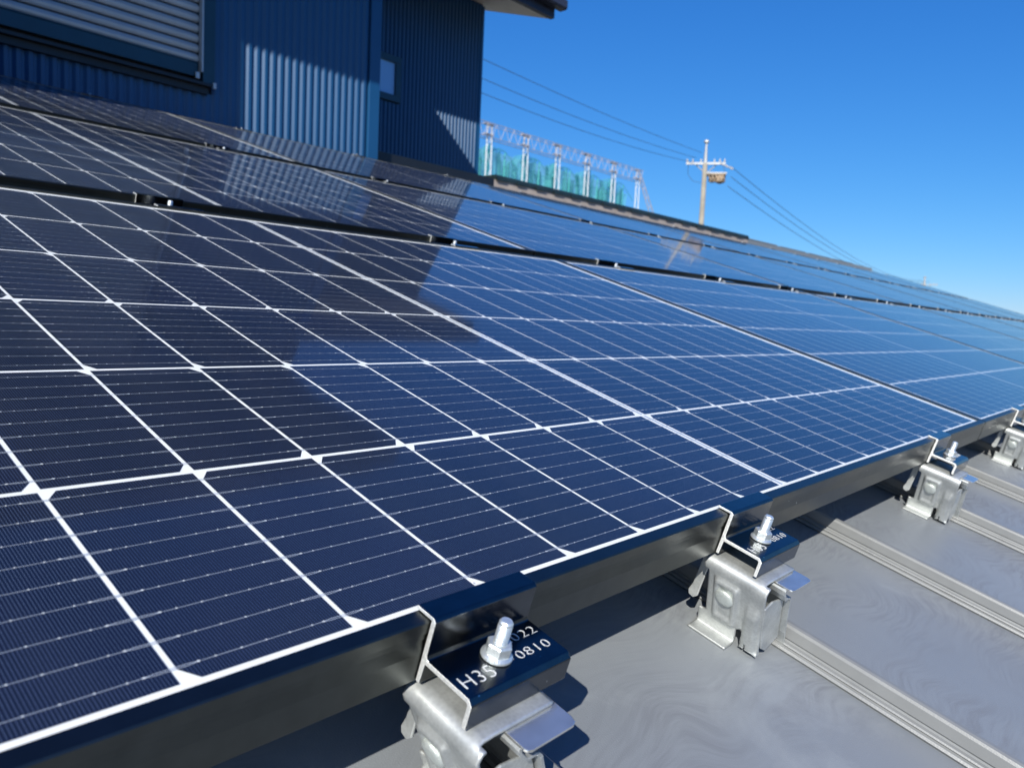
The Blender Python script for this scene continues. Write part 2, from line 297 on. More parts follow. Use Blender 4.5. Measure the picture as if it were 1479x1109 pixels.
def lathe(bm, prof, seg=24, c=(0, 0, 0), mi=0, axis=None):
    """prof: (radius, height) list along axis"""
    ax = Vector(axis or (0, 0, 1)).normalized(); a = ax.orthogonal().normalized(); b_ = ax.cross(a); c = Vector(c); rings = []
    for r, h in prof:
        rings.append([bm.verts.new(c + ax*h + (a*math.cos(2*PI*k/seg) + b_*math.sin(2*PI*k/seg))*max(r, 1e-5)) for k in range(seg)])
    for A, B in zip(rings, rings[1:]):
        for k in range(seg): bm.faces.new((A[k], A[(k+1) % seg], B[(k+1) % seg], B[k])).material_index = mi
    bm.faces.new(rings[0][::-1]).material_index = mi; bm.faces.new(rings[-1]).material_index = mi

# ---------------------------------------------------------------- the ground
PAN = -0.120                                  # roof sheet, below the glass plane
bm = bmesh.new(); quad(bm, [(-1500, -1500, 0), (1500, -1500, 0), (1500, 1500, 0), (-1500, 1500, 0)])
tag(obj('ground', bm, M['ground'], loc=(0, 0, -5.2)), kind='structure')

# ---------------------------------------------------------------- the lower roof (standing seam metal)
RU0, RU1, RV0, RV1 = -2.3, 12.0, -0.62, 3.72
house_roof = empty('metal_roof', L(0, 0, 0), (TH, 0, 0))
tag(house_roof, 'grey standing seam metal roof carrying the solar panels', 'roof')
bm = bmesh.new()
quad(bm, [(RU0, RV0, PAN), (RU1, RV0, PAN), (RU1, RV1, PAN), (RU0, RV1, PAN)])
quad(bm, [(RU0, RV0, PAN-0.03), (RU0, RV1, PAN-0.03), (RU1, RV1, PAN-0.03), (RU1, RV0, PAN-0.03)])
quad(bm, [(RU0, RV0, PAN-0.03), (RU1, RV0, PAN-0.03), (RU1, RV0, PAN), (RU0, RV0, PAN)])
quad(bm, [(RU1, RV0, PAN-0.03), (RU1, RV1, PAN-0.03), (RU1, RV1, PAN), (RU1, RV0, PAN)])
obj('roof_sheet', bm, M['roof'], house_roof)
PITCH = 0.335; RIB0 = -0.402
def rib_mesh():
    bm = bmesh.new()
    pr = [(-0.0010, 0.0005), (-0.0022, 0.0022), (-0.0010, 0.0042), (0.0012, 0.0052), (-0.0002, 0.0066), (0.0006, 0.0080), (0.0036, 0.0088), (0.0042, 0.0104), (0.0028, 0.0122), (0.0030, 0.0215),
          (0.0042, 0.0238), (0.0070, 0.0246), (0.0110, 0.0246), (0.0134, 0.0232), (0.0140, 0.0210), (0.0138, 0.0090), (0.0150, 0.0050), (0.0165, 0.0005)]
    rings = []
    for v in (RV0-0.002, RV1-0.002):
        rings.append([bm.verts.new((p[0], v, PAN+p[1])) for p in pr])
    A, B = rings
    for i in range(len(pr)-1): bm.faces.new((A[i], A[i+1], B[i+1], B[i]))
    bm.faces.new(A[::-1]); bm.faces.new(B)
    return bm
rib0 = None; k = -5
while RIB0 + k*PITCH < RU1 - 0.1:
    if rib0 is None:
        rib0 = obj('standing_seam', rib_mesh(), M['seam'], house_roof); rib0.location = (RIB0+k*PITCH, 0, 0)
    else:
        c = rib0.copy(); COL.objects.link(c); c.location = (RIB0+k*PITCH, 0, 0)
    k += 1
# eaves fascia
bm = bmesh.new(); box(bm, RU0, RU1, RV0-0.03, RV0-0.004, PAN-0.16, PAN-0.004); obj('eaves_fascia', bm, M['fascia'], house_roof)

# ---------------------------------------------------------------- solar panel
PW, PH = 1.770, 1.054; PX, PY = 1.775, 1.129
def solar_panel():
    root = empty('solar_panel', L(0, 0, 0), (TH, 0, 0))
    h = PW/2; lip = 0.0098
    fr = bmesh.new()
    def ring(a, zt, a2, z2):       # mitred band from outline inset a at zt to inset a2 at z2
        o = [(-h+a, a, zt), (h-a, a, zt), (h-a, PH-a, zt), (-h+a, PH-a, zt)]; i = [(-h+a2, a2, z2), (h-a2, a2, z2), (h-a2, PH-a2, z2), (-h+a2, PH-a2, z2)]
        for k in range(4): quad(fr, [o[k], o[(k+1) % 4], i[(k+1) % 4], i[k]])
    c = 0.0008
    ring(lip, 0.0002, lip, 0.0014); ring(lip, 0.0014, c, 0.0014); ring(c, 0.0014, 0, 0.0006)
    ring(0, 0.0006, 0, -0.0062); ring(0, -0.0062, 0.0006, -0.0063); ring(0.0006, -0.0063, 0.0006, -0.0068); ring(0.0006, -0.0068, 0.0004, -0.0098)
    ring(0.0004, -0.0098, 0.0010, -0.0099); ring(0.0010, -0.0099, 0.0010, -0.0103); ring(0.0010, -0.0103, 0, -0.0180)
    ring(0, -0.0180, 0, -0.035); ring(0, -0.035, 0.024, -0.035); ring(0.024, -0.035, 0.024, -0.0335); ring(0.024, -0.0335, 0.002, -0.0335); ring(0.002, -0.0335, 0.002, -0.0065); ring(0.002, -0.0065, lip, -0.0065)
    bmesh.ops.remove_doubles(fr, verts=fr.verts[:], dist=1e-5)
    obj('frame', fr, M['black_alu'], root)
    b = bmesh.new(); box(b, -h+0.004, h-0.004, 0.004, PH-0.004, -0.0055, -0.0010); obj('backsheet', b, M['backsheet'], root)
    cb = bmesh.new(); bb = bmesh.new(); sb = bmesh.new()
    pu, pv, cw, chh, CG = 0.085, 0.1701, 0.0824, 0.1665, 0.0110
    zc, zb, zs = -0.0008, -0.0006, -0.0005; ch = 0.0085
    for r in range(6):
        y0 = 0.0155 + r*pv; y1 = y0 + chh
        for s in (-1, 1):
            for k in range(10):
                xa = s*(CG/2 + k*pu + 0.001); xb = s*(CG/2 + k*pu + 0.001 + cw)
                x0, x1 = min(xa, xb), max(xa, xb)
                if r % 2 == 0: pts = [(x0+ch*.75, y0), (x1, y0), (x1, y1), (x0+ch*.75, y1), (x0, y1-ch), (x0, y0+ch)]
                else: pts = [(x0, y0), (x1-ch*.75, y0), (x1, y0+ch), (x1, y1-ch), (x1-ch*.75, y1), (x0, y1)]
                quad(cb, [(p[0], p[1], zc) for p in pts])
            for j in range(9):                     # nine round wires per cell row
                y = y0 + chh*(j+0.5)/9; rw = 0.00016
                for k in range(10):
                    a = CG/2 + k*pu + 0.001; bq = a + cw
                    aa, bb_ = a+0.011, bq-0.011
                    X = sorted((s*aa, s*bb_)); quad(bb, [(X[0], y-rw, zb), (X[1], y-rw, zb), (X[1], y+rw, zb), (X[0], y+rw, zb)])
                    for q in range(5):             # solder dots
                        xd = s*(aa + (bb_-aa)*(q+0.5)/5); d = 0.0006
                        quad(sb, [(xd-d, y, zs), (xd, y-d, zs), (xd+d, y, zs), (xd, y+d, zs)])
                for k in range(-1, 10):            # forked ends that cross from one cell to the next
                    xc = CG/2 + (k+1)*pu
                    lo, hi = xc - 0.011, xc + 0.0115
                    if k == -1: lo = xc - 0.002
                    if k == 9: hi = xc + 0.003
                    for sg in (-1, 1):
                        w_ = 0.00018
                        P = [(lo, 0), (lo+0.004, sg*0.00055), (hi-0.004, sg*0.00055), (hi, 0)]
                        for (xa, ya), (xb, yb) in zip(P, P[1:]):
                            quad(bb, [(s*xa, y+ya-w_, zb), (s*xb, y+yb-w_, zb), (s*xb, y+yb+w_, zb), (s*xa, y+ya+w_, zb)])
                    for xd in (lo, hi):
                        d = 0.0012
                        quad(sb, [(s*xd-d, y, zs), (s*xd, y-d*.55, zs), (s*xd+d, y, zs), (s*xd, y+d*.55, zs)])
    # middle collector ribbon
    for r in range(6):
        y0 = 0.0155 + r*pv
        quad(bb, [(-0.0017, y0, zb), (0.0017, y0, zb), (0.0017, y0+chh, zb), (-0.0017, y0+chh, zb)])
    for bmx in (cb, bb, sb):
        bmesh.ops.recalc_face_normals(bmx, faces=bmx.faces[:])
        for f in bmx.faces:
            if f.normal.z < 0: f.normal_flip()
    obj('cell_grid', cb, M['cell'], root); obj('busbars', bb, M['busbar'], root); obj('solder_dots', sb, M['solder'], root)
    g = bmesh.new(); quad(g, [(-h+0.006, 0.006, 0), (h-0.006, 0.006, 0), (h-0.006, PH-0.006, 0), (-h+0.006, PH-0.006, 0)])
    obj('glass_cover', g, M['glass'], root)
    return root
ORD = ['first', 'second', 'third', 'fourth', 'fifth', 'sixth', 'seventh', 'eighth', 'ninth']
ROWN = ['the front row', 'the middle row', 'the back row']
panel0 = solar_panel(); first = True
NCOL = 7
for r in range(3):
    for c in range(-1, NCOL):
        if first: p = panel0; first = False
        else: p = copy_tree(panel0)
        p.location = L(c*PX, r*PY, 0); p.rotation_euler = (TH, 0, 0)
        nm = ORD[c+1]
        tag(p, 'dark blue solar panel, %s from the left in %s' % (nm, ROWN[r]), 'solar panel', 'solar panels on the roof')

# ---------------------------------------------------------------- front clamps
def nut_bolt(root, x, y, z, h=0.0225, r=0.0041):
    b = bmesh.new(); prof = [(r*0.98, -0.004)]; z_ = 0
    while z_ < h-0.002:
        prof += [(r, z_), (r*0.90, z_+0.0006)]; z_ += 0.00115
    prof += [(r*0.97, h-0.0012), (r*0.75, h)]
    lathe(b, prof, 20, (x, y, z)); obj('stud', b, M['zinc'], root, smooth=False)
    b = bmesh.new()
    lathe(b, [(0.0085, 0.0), (0.0091, 0.0008), (0.0088, 0.0018), (0.0072, 0.0030)], 28, (x, y, z))
    lathe(b, [(0.0073, 0.0026), (0.0075, 0.0032), (0.0075, 0.0082), (0.0066, 0.0092), (0.0044, 0.0092)], 6, (x, y, z))
    obj('flange_nut', b, M['zinc'], root, bevel=0.0004)
BT = -0.0195
def text_mesh(s, size, name, extr=0.00012, offset=-0.00018, sx=1.0):
    cu = bpy.data.curves.new(name, 'FONT'); cu.body = s; cu.size = size; cu.extrude = extr; cu.offset = offset; cu.space_character = 1.12
    to = bpy.data.objects.new(name, cu); COL.objects.link(to)
    bpy.context.view_layer.update()
    dg = bpy.context.evaluated_depsgraph_get()
    me = bpy.data.meshes.new_from_object(to.evaluated_get(dg)); bpy.data.objects.remove(to)
    return me
def front_clamp():
    root = empty('panel_clamp', L(0, 0, 0), (TH, 0, 0))
    # profile in (v, n): lip over the frame, leg down its face, shelf, outer drop
    pr = [(0.0112, 0.0018), (0.0112, 0.0040), (-0.0018, 0.0040), (-0.0038, 0.0024), (-0.0038, BT+0.002), (-0.0050, BT), (-0.0362, BT), (-0.0392, BT-0.0030), (-0.0392, -0.0362),
          (-0.0362, -0.0362), (-0.0362, BT-0.0040), (-0.0352, BT-0.0030), (-0.0040, BT-0.0030), (-0.0034, -0.0345), (-0.0006, -0.0345), (-0.0006, 0.0018)]
    b = bmesh.new(); prism(b, pr, 0.0, 0.080)
    bmesh.ops.recalc_face_normals(b, faces=b.faces[:])
    for f in b.faces:
        if abs(f.normal.x) > 0.9: f.material_index = 1
    blk = obj('clamp_body', b, [M['black_clamp'], M['raw_alu']], root, bevel=0.0005, angle=30)
    # grooves on the leg face
    lt = bmesh.new()
    for s, x, y, hgt, sx in (('H35', 0.0042, -0.0308, 0.0088, 1.0), ('0810', 0.0478, -0.0278, 0.0062, 1.0), ('2022', 0.0492, -0.0156, 0.0062, 1.0)):
        me = text_mesh(s, hgt/0.70, 'lettering'); tb = bmesh.new(); tb.from_mesh(me)
        x0 = min(v.co.x for v in tb.verts); x1 = max(v.co.x for v in tb.verts)
        wd = {'H35': 0.0228, '0810': 0.0270, '2022': 0.0270}[s]
        for v in tb.verts:
            v.co = Vector(((v.co.x-x0)/(x1-x0)*wd + x, v.co.y + y, BT + 0.00012 + v.co.z))
        m2 = bpy.data.meshes.new('tmp'); tb.to_mesh(m2); tb.free(); lt.from_mesh(m2)
    tri = [(0.0415, -0.0215), (0.0449, -0.0225), (0.0438, -0.0262)]
    prism(lt, tri, BT+0.0001, BT+0.0004, 'z')
    obj('lettering', lt, M['letter'], blk)
    nut_bolt(root, 0.0368, -0.0195, BT)
    # near half of the seam bracket: a pressed sheet, path (u, n) swept over v
    path = [(0.060, -0.0383), (0.030, -0.0383), (0.014, -0.0383), (0.006, -0.0390), (0.0015, -0.0415), (0.0, -0.0460), (0.0035, -0.0530), (0.014, -0.0710), (0.0275, -0.0950), (0.0345, -0.1075), (0.0375, -0.1135), (0.0365, -0.1170), (0.0310, -0.1185), (0.0215, -0.1188)]
    def sample(path, step):
        out = []
        for (a, b_) in zip(path, path[1:]):
            d = math.hypot(b_[0]-a[0], b_[1]-a[1]); n = max(1, int(d/step))
            for i in range(n): out.append((a[0]+(b_[0]-a[0])*i/n, a[1]+(b_[1]-a[1])*i/n))
        out.append(path[-1]); return out
    def sm(x, a, b_): x = max(0, min(1, (x-a)/(b_-a))); return x*x*(3-2*x)
    sp = sample(path, 0.0018)
    b = bmesh.new(); vs = [0.0045 - 0.0015*i for i in range(39)]; grid = {}
    for i, (u, n) in enumerate(sp):
        a, c = sp[max(0, i-1)], sp[min(len(sp)-1, i+1)]; dx, dn = c[0]-a[0], c[1]-a[1]; l = math.hypot(dx, dn) or 1
        nx, nn = dn/l, -dx/l                       # outward (towards -u)
        if nx > 0: nx, nn = -nx, -nn
        foot = i > len(sp)-9
        for j, v in enumerate(vs):
            off = 0.0
            if n < -0.047 and not (foot and n < -0.114):
                e = sm(v, -0.0300, -0.0280)*(1-sm(v, -0.0085, -0.0065))*sm(-n, 0.0530, 0.0555)*(1-sm(-n, 0.0955, 0.0985))
                ei = sm(v, -0.0265, -0.0245)*(1-sm(v, -0.0120, -0.0100))*sm(-n, 0.0565, 0.0590)*(1-sm(-n, 0.0905, 0.0930))
                off += 0.0040*e - 0.0022*ei
                off += 0.0034*sm(v, -0.0505, -0.0470)*(1-sm(v, -0.0400, -0.0360))*sm(-n, 0.060, 0.075)
                off -= 0.0020*(1-sm(abs(v+0.0335), 0.0008, 0.0032))*sm(-n, 0.080, 0.092)
            vv = v + (0.003 if n < -0.10 and v > -0.01 else 0)
            grid[i, j] = bm_v = b.verts.new((u+nx*off, vv, n+nn*off))
    for i in range(len(sp)-1):
        n = sp[i][1]; ft = i > len(sp)-10 and n < -0.1130
        for j in range(len(vs)-1):
            v = vs[j]
            if n > -0.0395 and v < -0.0470: continue
            if ft and v < -0.0290: continue
            if n < -0.0990 and -0.0350 < v < -0.0300: continue
            if n < -0.1060 and (-0.0420 < v < -0.0395): continue
            if n < -0.1060 and v < -0.0515: continue
            if v > 0.0010 and -0.100 < n < -0.050 : continue
            b.faces.new((grid[i, j], grid[i+1, j], grid[i+1, j+1], grid[i, j+1]))
    for f in [v for v in b.verts if not v.link_faces]: b.verts.remove(f)
    br = obj('seam_bracket', b, M['bracket'], root, smooth=True, solid=0.0020, bevel=0.0)
    # the leg tips that reach the seam
    b = bmesh.new()
    for v0, v1, s in ((-0.0395, -0.0350, 0.6), (-0.0515, -0.0420, 1.0)):
        prism(b, [(0.0330, -0.1060), (0.0352, -0.1060), (0.0400+0.003*s, -0.1130), (0.0470, -0.1125-0.005*s), (0.0440, -0.1145-0.005*s), (0.0370, -0.1140)], 0, 1, 'y')
        for vtx in b.verts:
            if vtx.co.y == 0: vtx.co.y = v0
            elif vtx.co.y == 1: vtx.co.y = v1
    obj('leg_tip', b, M['bracket'], br, bevel=0.0007)
    # far half with the flat tab on top
    b = bmesh.new()
    pts = []
    tabo = [(0.0640, -0.0330), (0.0640, -0.0590), (0.0628, -0.0625), (0.0595, -0.0640), (0.0260, -0.0640), (0.0232, -0.0632), (0.0222, -0.0610), (0.0222, -0.0030), (0.0640, -0.0030)]
    prism(b, tabo, -0.0418, -0.0398, 'z')
    tab = obj('bracket_tab', b, M['tab'], root, bevel=0.0006)
    b = bmesh.new()
    pth = [(0.0232, -0.0415), (0.0225, -0.0440), (0.0250, -0.0485), (0.0330, -0.0560), (0.0420, -0.0560+0.0), (0.0465, -0.0600), (0.0690, -0.0985), (0.0770, -0.1090), (0.0800, -0.1150)]
    th = 0.0022
    A = []
    for (u, n) in pth: A.append((u, n))
    for (a, c) in zip(A, A[1:]):
        d = Vector((c[0]-a[0], c[1]-a[1])).normalized(); nrm = Vector((-d.y, d.x))*th
        q = [(a[0], a[1]), (c[0], c[1]), (c[0]+nrm.x, c[1]+nrm.y), (a[0]+nrm.x, a[1]+nrm.y)]
        prism(b, q, 0, 1, 'y')
    for vtx in b.verts: vtx.co.y = -0.0585 if vtx.co.y < 0.5 else 0.0
    obj('clip_plate', b, M['bracket'], tab, bevel=0.0003)
    # curled rear leg
    b = bmesh.new()
    prism(b, [(0.0075, -0.040), (0.0155, -0.040), (0.0165, -0.080), (0.0185, -0.0875), (0.0170, -0.0915), (0.0120, -0.0925), (0.0085, -0.0890), (0.0085, -0.0800)], 0.0210, 0.0232, 'x')
    bmesh.ops.rotate(b, verts=b.verts[:], cent=(0, 0, -0.04), matrix=Matrix.Rotation(0.0, 3, 'Y'))
    obj('rear_leg', b, M['bracket'], br, bevel=0.0008)
    b = bmesh.new(); cl = [(0.0075, -0.0600), (0.0135, -0.0700), (0.0285, -0.0950), (0.0380, -0.1080), (0.0520, -0.1150), (0.0740, -0.1060), (0.0655, -0.0945), (0.0460, -0.0620), (0.0400, -0.0585), (0.0200, -0.0560)]
    prism(b, cl, -0.0535, -0.0512, 'y')
    obj('end_flange', b, M['bracket'], br, bevel=0.0009)
    # dome head of the cross bolt
    b = bmesh.new(); nrm = Vector((-0.87, 0, -0.49))
    lathe(b, [(0.0084, -0.001), (0.0088, 0.0004), (0.0086, 0.0012), (0.0074, 0.0021), (0.0045, 0.0026), (0.0010, 0.0027)], 28, (0.0118-0.0022, -0.0180, -0.0700-0.0012), axis=nrm)
    obj('bolt_head', b, M['bolt'], root, smooth=True)
    return root
CL = [(-0.480, 'nearest the camera beside its shadow on the roof'), (-0.146, 'second nearest, above the first visible roof seam'), (0.526, 'third from the left along the eaves'), (1.208, 'rightmost, cut by the photo edge')]
c0 = front_clamp()
for i, (u, d) in enumerate(CL):
    c = c0 if i == 0 else copy_tree(c0)
    c.location = L(u, 0, 0)
    tag(c, 'silver and black panel clamp with bolt, ' + d, 'clamp', 'clamps on the front panel edge')

# ---------------------------------------------------------------- clamps between and behind the rows
def mid_clamp(end=False):
    root = empty('end_clamp' if end else 'gap_clamp', L(0, 0, 0), (TH, 0, 0))
    g = PY - PH
    b = bmesh.new()
    if end: pr = [(-0.010, 0.0018), (-0.010, 0.0038), (0.0035, 0.0038), (0.0035, BT+0.004), (0.037, BT+0.004), (0.037, -0.034), (0.034, -0.034), (0.034, BT+0.001), (0.0008, BT+0.001), (0.0008, 0.0018)]
    else: pr = [(-0.010, 0.0018), (-0.010, 0.0038), (0.0035, 0.0038), (0.0035, BT+0.003), (g-0.0035, BT+0.003), (g-0.0035, 0.0038), (g+0.010, 0.0038), (g+0.010, 0.0018), (g-0.0008, 0.0018), (g-0.0008, BT), (0.0008, BT), (0.0008, 0.0018)]
    prism(b, pr, 0, 0.080); bmesh.ops.recalc_face_normals(b, faces=b.faces[:])
    for f in b.faces:
        if abs(f.normal.x) > 0.9: f.material_index = 1
    obj('clamp_body', b, [M['black_clamp'], M['raw_alu']], root)
    y = 0.021 if end else g*0.45
    nut_bolt(root, 0.040, y, BT+0.004, 0.022, 0.0042)
    b = bmesh.new(); box(b, 0.012, 0.062, 0.004 if end else 0.01, 0.05 if end else g-0.01, PAN+0.004, BT-0.006); obj('bracket_foot', b, M['bracket'], root, bevel=0.002)
    return root
mc, ec = mid_clamp(), mid_clamp(True)
fm = fe = True
uu = [-0.146 + 2*PITCH*k*1.0 for k in range(18)]
rn = ['between front and middle panel rows', 'between middle and back panel rows', 'on the back row top edge']
ORD2 = ORD + ['tenth', 'eleventh', 'twelfth', 'thirteenth', 'fourteenth', 'fifteenth', 'sixteenth', 'seventeenth', 'eighteenth', 'nineteenth']
for r in range(3):
    for i, u in enumerate(uu):
        if r == 2 and i < 1: continue
        if u > NCOL*PX - 1.0: continue
        if r < 2:
            c = mc if fm else copy_tree(mc); fm = False
        else:
            c = ec if fe else copy_tree(ec); fe = False
        c.location = L(u - (0.015 if r == 0 else 0.0), r*PY + PH, 0)
        tag(c, 'small bolted clamp %s, %s from the left' % (rn[r], ORD2[i if r < 2 else i-1]), 'clamp', ['clamps between lower panel rows', 'clamps between upper panel rows', 'clamps on the top panel edge'][r])

# ---------------------------------------------------------------- ridge behind the array (parts of the metal roof)
ridge = empty('ridge_cap', (0, 3.6, 0.95)); tag(ridge, 'beige ridge cap with black stepped top behind the solar panels', 'ridge cap')
b = bmesh.new(); box(b, 3.42, 7.6, 0.0, 0.22, -0.02, 0.150)
o = obj('flashing', b, M['ridge'], ridge)
b = bmesh.new(); box(b, 7.604, 12.0, 0.0, 0.22, -0.02, 0.148); obj('grey_flashing', b, M['seam'], ridge)
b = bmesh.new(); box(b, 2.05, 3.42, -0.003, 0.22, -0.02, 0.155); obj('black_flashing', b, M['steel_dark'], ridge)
b = bmesh.new(); x = 3.44; k = 0
while x < 7.55:
    w_ = 0.22 if x < 5 else 0.30; d = random.uniform(-0.006, 0.006)
    prism(b, [(-0.012, 0.152+d*0.3), (0.23, 0.152), (0.23, 0.186), (0.0, 0.186), (-0.012, 0.170)], x, x+w_-0.004)
    prism(b, [(-0.018, 0.146), (-0.004, 0.146), (-0.004, 0.166), (-0.018, 0.166)], x, x+w_*random.uniform(0.45, 0.6))
    x += w_; k += 1
obj('ridge_tiles', b, M['ridge_dark'], ridge)
b = bmesh.new()
x = 7.6
while x < 11.2: box(b, x, x+0.8, -0.004, 0.2, 0.150, 0.158+random.uniform(-.004, .004)); x += 0.9
obj('cap_joint', b, M['seam'], ridge)

# ---------------------------------------------------------------- the blue house
house = empty('blue_house', (0, 3.5, 0)); tag(house, 'two storey house clad in dark blue ribbed metal behind the panels', 'house')
def ribbed(bm, x0, x1, z0, z1, pitch=0.0455, depth=0.011, y=0.0, holes=()):
    """ribbed sheet facing -Y; every rib column a trapezoid; holes are x0,x1,z0,z1 cut out"""
    n = int(round((x1-x0)/pitch)); p = (x1-x0)/n
    for i in range(n):
        a = x0 + i*p
        prof = [(a, y), (a+p*0.08, y-depth*0.22), (a+p*0.30, y-depth*0.90), (a+p*0.40, y-depth), (a+p*0.62, y-depth), (a+p*0.70, y-depth*0.8), (a+p*0.80, y), (a+p, y)]
        segs = [(z0, z1)]
        for hx0, hx1, hz0, hz1 in holes:
            if a+p > hx0+1e-4 and a < hx1-1e-4:
                ns = []
                for s0, s1 in segs:
                    if hz0 > s0: ns.append((s0, min(hz0, s1)))
                    if hz1 < s1: ns.append((max(hz1, s0), s1))
                segs = ns
        for s0, s1 in segs:
            for (xa, ya), (xb, yb) in zip(prof, prof[1:]): quad(bm, [(xa, ya, s0), (xb, yb, s0), (xb, yb, s1), (xa, ya, s1)])
# front wall (A) with a roller shutter, in house coordinates y=0 -> world 3.5
AX1 = 2.283; SX1 = 1.236
b = bmesh.new()
ribbed(b, -2.9, 2.20, 0.60, 2.62, holes=((-0.15, SX1-0.012, 1.16, 2.60),))
obj('front_wall', b, M['siding'], house)
b = bmesh.new(); box(b, 2.205, AX1, -0.016, 0.03, 0.60, 2.62); obj('corner_trim', b, M['siding'], house, bevel=0.004)
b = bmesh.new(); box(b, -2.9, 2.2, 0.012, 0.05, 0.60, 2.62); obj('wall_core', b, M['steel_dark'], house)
b = bmesh.new(); box(b, 2.24, AX1-0.004, 0.031, 1.30, 0.60, 2.62); obj('return_wall', b, M['siding'], house)
# roller shutter
sh = bmesh.new(); z = 1.292
while z < 2.5:
    pr = [(-0.004, z), (-0.015, z+0.001), (-0.021, z+0.010), (-0.023, z+0.020), (-0.020, z+0.030), (-0.015, z+0.0345), (-0.010, z+0.0360), (-0.009, z+0.0400), (-0.004, z+0.0405)]
    prism(sh, pr, -0.12, 1.166); z += 0.0465
shut = obj('roller_shutter', sh, M['shutter'], house)
b = bmesh.new(); box(b, -0.12, 1.163, -0.026, 0.004, 1.222, 1.288); prism(b, [(-0.030, 1.286), (-0.024, 1.282), (-0.02, 1.291), (-0.028, 1.292)], -0.12, 1.163)
obj('bottom_rail', b, M['win_frame'], shut, bevel=0.002)
b = bmesh.new(); box(b, 1.176, SX1, -0.052, 0.01, 1.196, 2.60); box(b, -0.2, SX1-0.002, -0.050, 0.01, 2.50, 2.598); obj('shutter_frame', b, M['win_frame'], house, bevel=0.003)
b = bmesh.new(); box(b, 1.168, 1.1755, -0.053, -0.02, 1.245, 2.50); obj('guide_rail', b, M['bright_trim'], shut)
b = bmesh.new(); box(b, 1.146, 1.166, -0.040, -0.027, 1.212, 1.243); obj('end_stop', b, M['bright_trim'], shut, bevel=0.002)
b = bmesh.new(); box(b, 1.221, 1.2365, -0.066, -0.053, 1.176, 1.204); obj('frame_end_cap', b, M['bright_trim'], house, bevel=0.002)
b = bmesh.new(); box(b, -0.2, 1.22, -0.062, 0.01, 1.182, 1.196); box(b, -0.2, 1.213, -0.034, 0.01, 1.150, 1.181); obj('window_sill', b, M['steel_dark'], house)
# wing wall left of the photo that shades the left half of the front
b = bmesh.new(); box(b, -0.25, -0.17, -0.90, -0.02, 0.55, 2.64); obj('side_wall', b, M['siding'], house)
# front roof slab, sloping gently up to the back
prf = [(-0.945, 2.655), (-0.945, 2.765), (2.4, 3.17), (2.4, 3.06)]
b = bmesh.new(); prism(b, prf, -3.2, 2.43); rf = obj('front_roof', b, M['fascia'], house)
def fz(y): return 2.66 + (y+0.90)*0.4/3.3
b = bmesh.new(); out = [(2.432, -0.90), (2.66, -0.90), (2.70, -0.80), (2.66, -0.55), (2.50, -0.28), (2.432, -0.20)]
A = [b.verts.new((x, y, fz(y)+0.0)) for x, y in out]; B = [b.verts.new((x, y, fz(y)+0.11)) for x, y in out]
for i in range(6): b.faces.new((A[i], A[(i+1) % 6], B[(i+1) % 6], B[i]))
b.faces.new(A[::-1]); b.faces.new(B); obj('verge_corner', b, M['fascia'], rf)
b = bmesh.new(); prism(b, [(-0.88, 2.656), (-0.88, 2.659), (1.6, 2.959), (1.6, 2.956)], -3.18, 2.41); obj('front_soffit', b, M['fascia'], rf)
b = bmesh.new(); prism(b, [(-0.02, 2.6), (0.05, 2.6), (0.05, 2.765), (-0.02, 2.757)], -2.9, AX1-0.003); obj('wall_head', b, M['siding'], house)
# rear wing (B): world Y 4.8 -> y=1.30
BX1 = 4.484
b = bmesh.new(); ribbed(b, 2.29, BX1-0.03, 1.10, 2.86, y=1.30, pitch=0.0415, depth=0.016, holes=((2.3, 3.535, 1.80, 2.165),)); obj('rear_wall', b, M['siding'], house)
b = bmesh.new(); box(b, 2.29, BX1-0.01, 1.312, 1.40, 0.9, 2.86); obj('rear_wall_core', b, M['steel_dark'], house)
b = bmesh.new(); box(b, BX1-0.03, BX1, 1.286, 5.2, 0.9, 2.86); obj('rear_side_wall', b, M['siding'], house)
b = bmesh.new(); box(b, 2.29, BX1-0.004, 1.282, 1.297, 1.340, 1.400); obj('base_trim', b, M['win_frame'], house)
wf = bmesh.new()
for q in ((2.75, 3.530, 2.108, 2.160), (2.75, 3.530, 1.806, 1.858), (3.474, 3.530, 1.859, 2.107), (2.75, 2.80, 1.859, 2.107)): box(wf, q[0], q[1], 1.268, 1.312, q[2], q[3])
win = obj('window', wf, M['win_frame'], house, bevel=0.002)
b = bmesh.new(); box(b, 2.80, 3.475, 1.286, 1.290, 1.857, 2.109); obj('pane', b, M['pane'], win)
# rear roof: rises to the back at the same pitch as the lower roof
tz = math.tan(TH)
def sl(y, z0=2.70, y0=0.70): return z0 + (y-y0)*tz
b = bmesh.new(); prism(b, [(0.66, sl(0.66)+0.03), (0.66, sl(0.66)+0.15), (4.6, sl(4.6)+0.15), (4.6, sl(4.6)+0.03)], 2.0, 4.70); rr = obj('rear_roof', b, M['fascia'], house)
b = bmesh.new(); prism(b, [(0.70, sl(0.70)), (0.70, sl(0.70)+0.028), (4.6, sl(4.6)+0.028), (4.6, sl(4.6))], 2.3, 4.69); obj('rear_soffit', b, M['soffit'], rr)
b = bmesh.new(); box(b, 2.44, 4.694, 0.655, 0.699, sl(0.70)-0.004, sl(0.70)+0.14); obj('eaves_board', b, M['fascia'], rr)
b = bmesh.new(); prism(b, [(0.560, 2.84), (0.652, 2.84), (0.652, 2.78), (0.64, 2.765), (0.575, 2.765), (0.560, 2.78)], 2.44, 4.75); obj('gutter', b, M['fascia'], rr)
b = bmesh.new(); box(b, 2.29, BX1-0.003, 1.312, 1.5, 2.86, 2.885); obj('rear_wall_head', b, M['siding'], house)

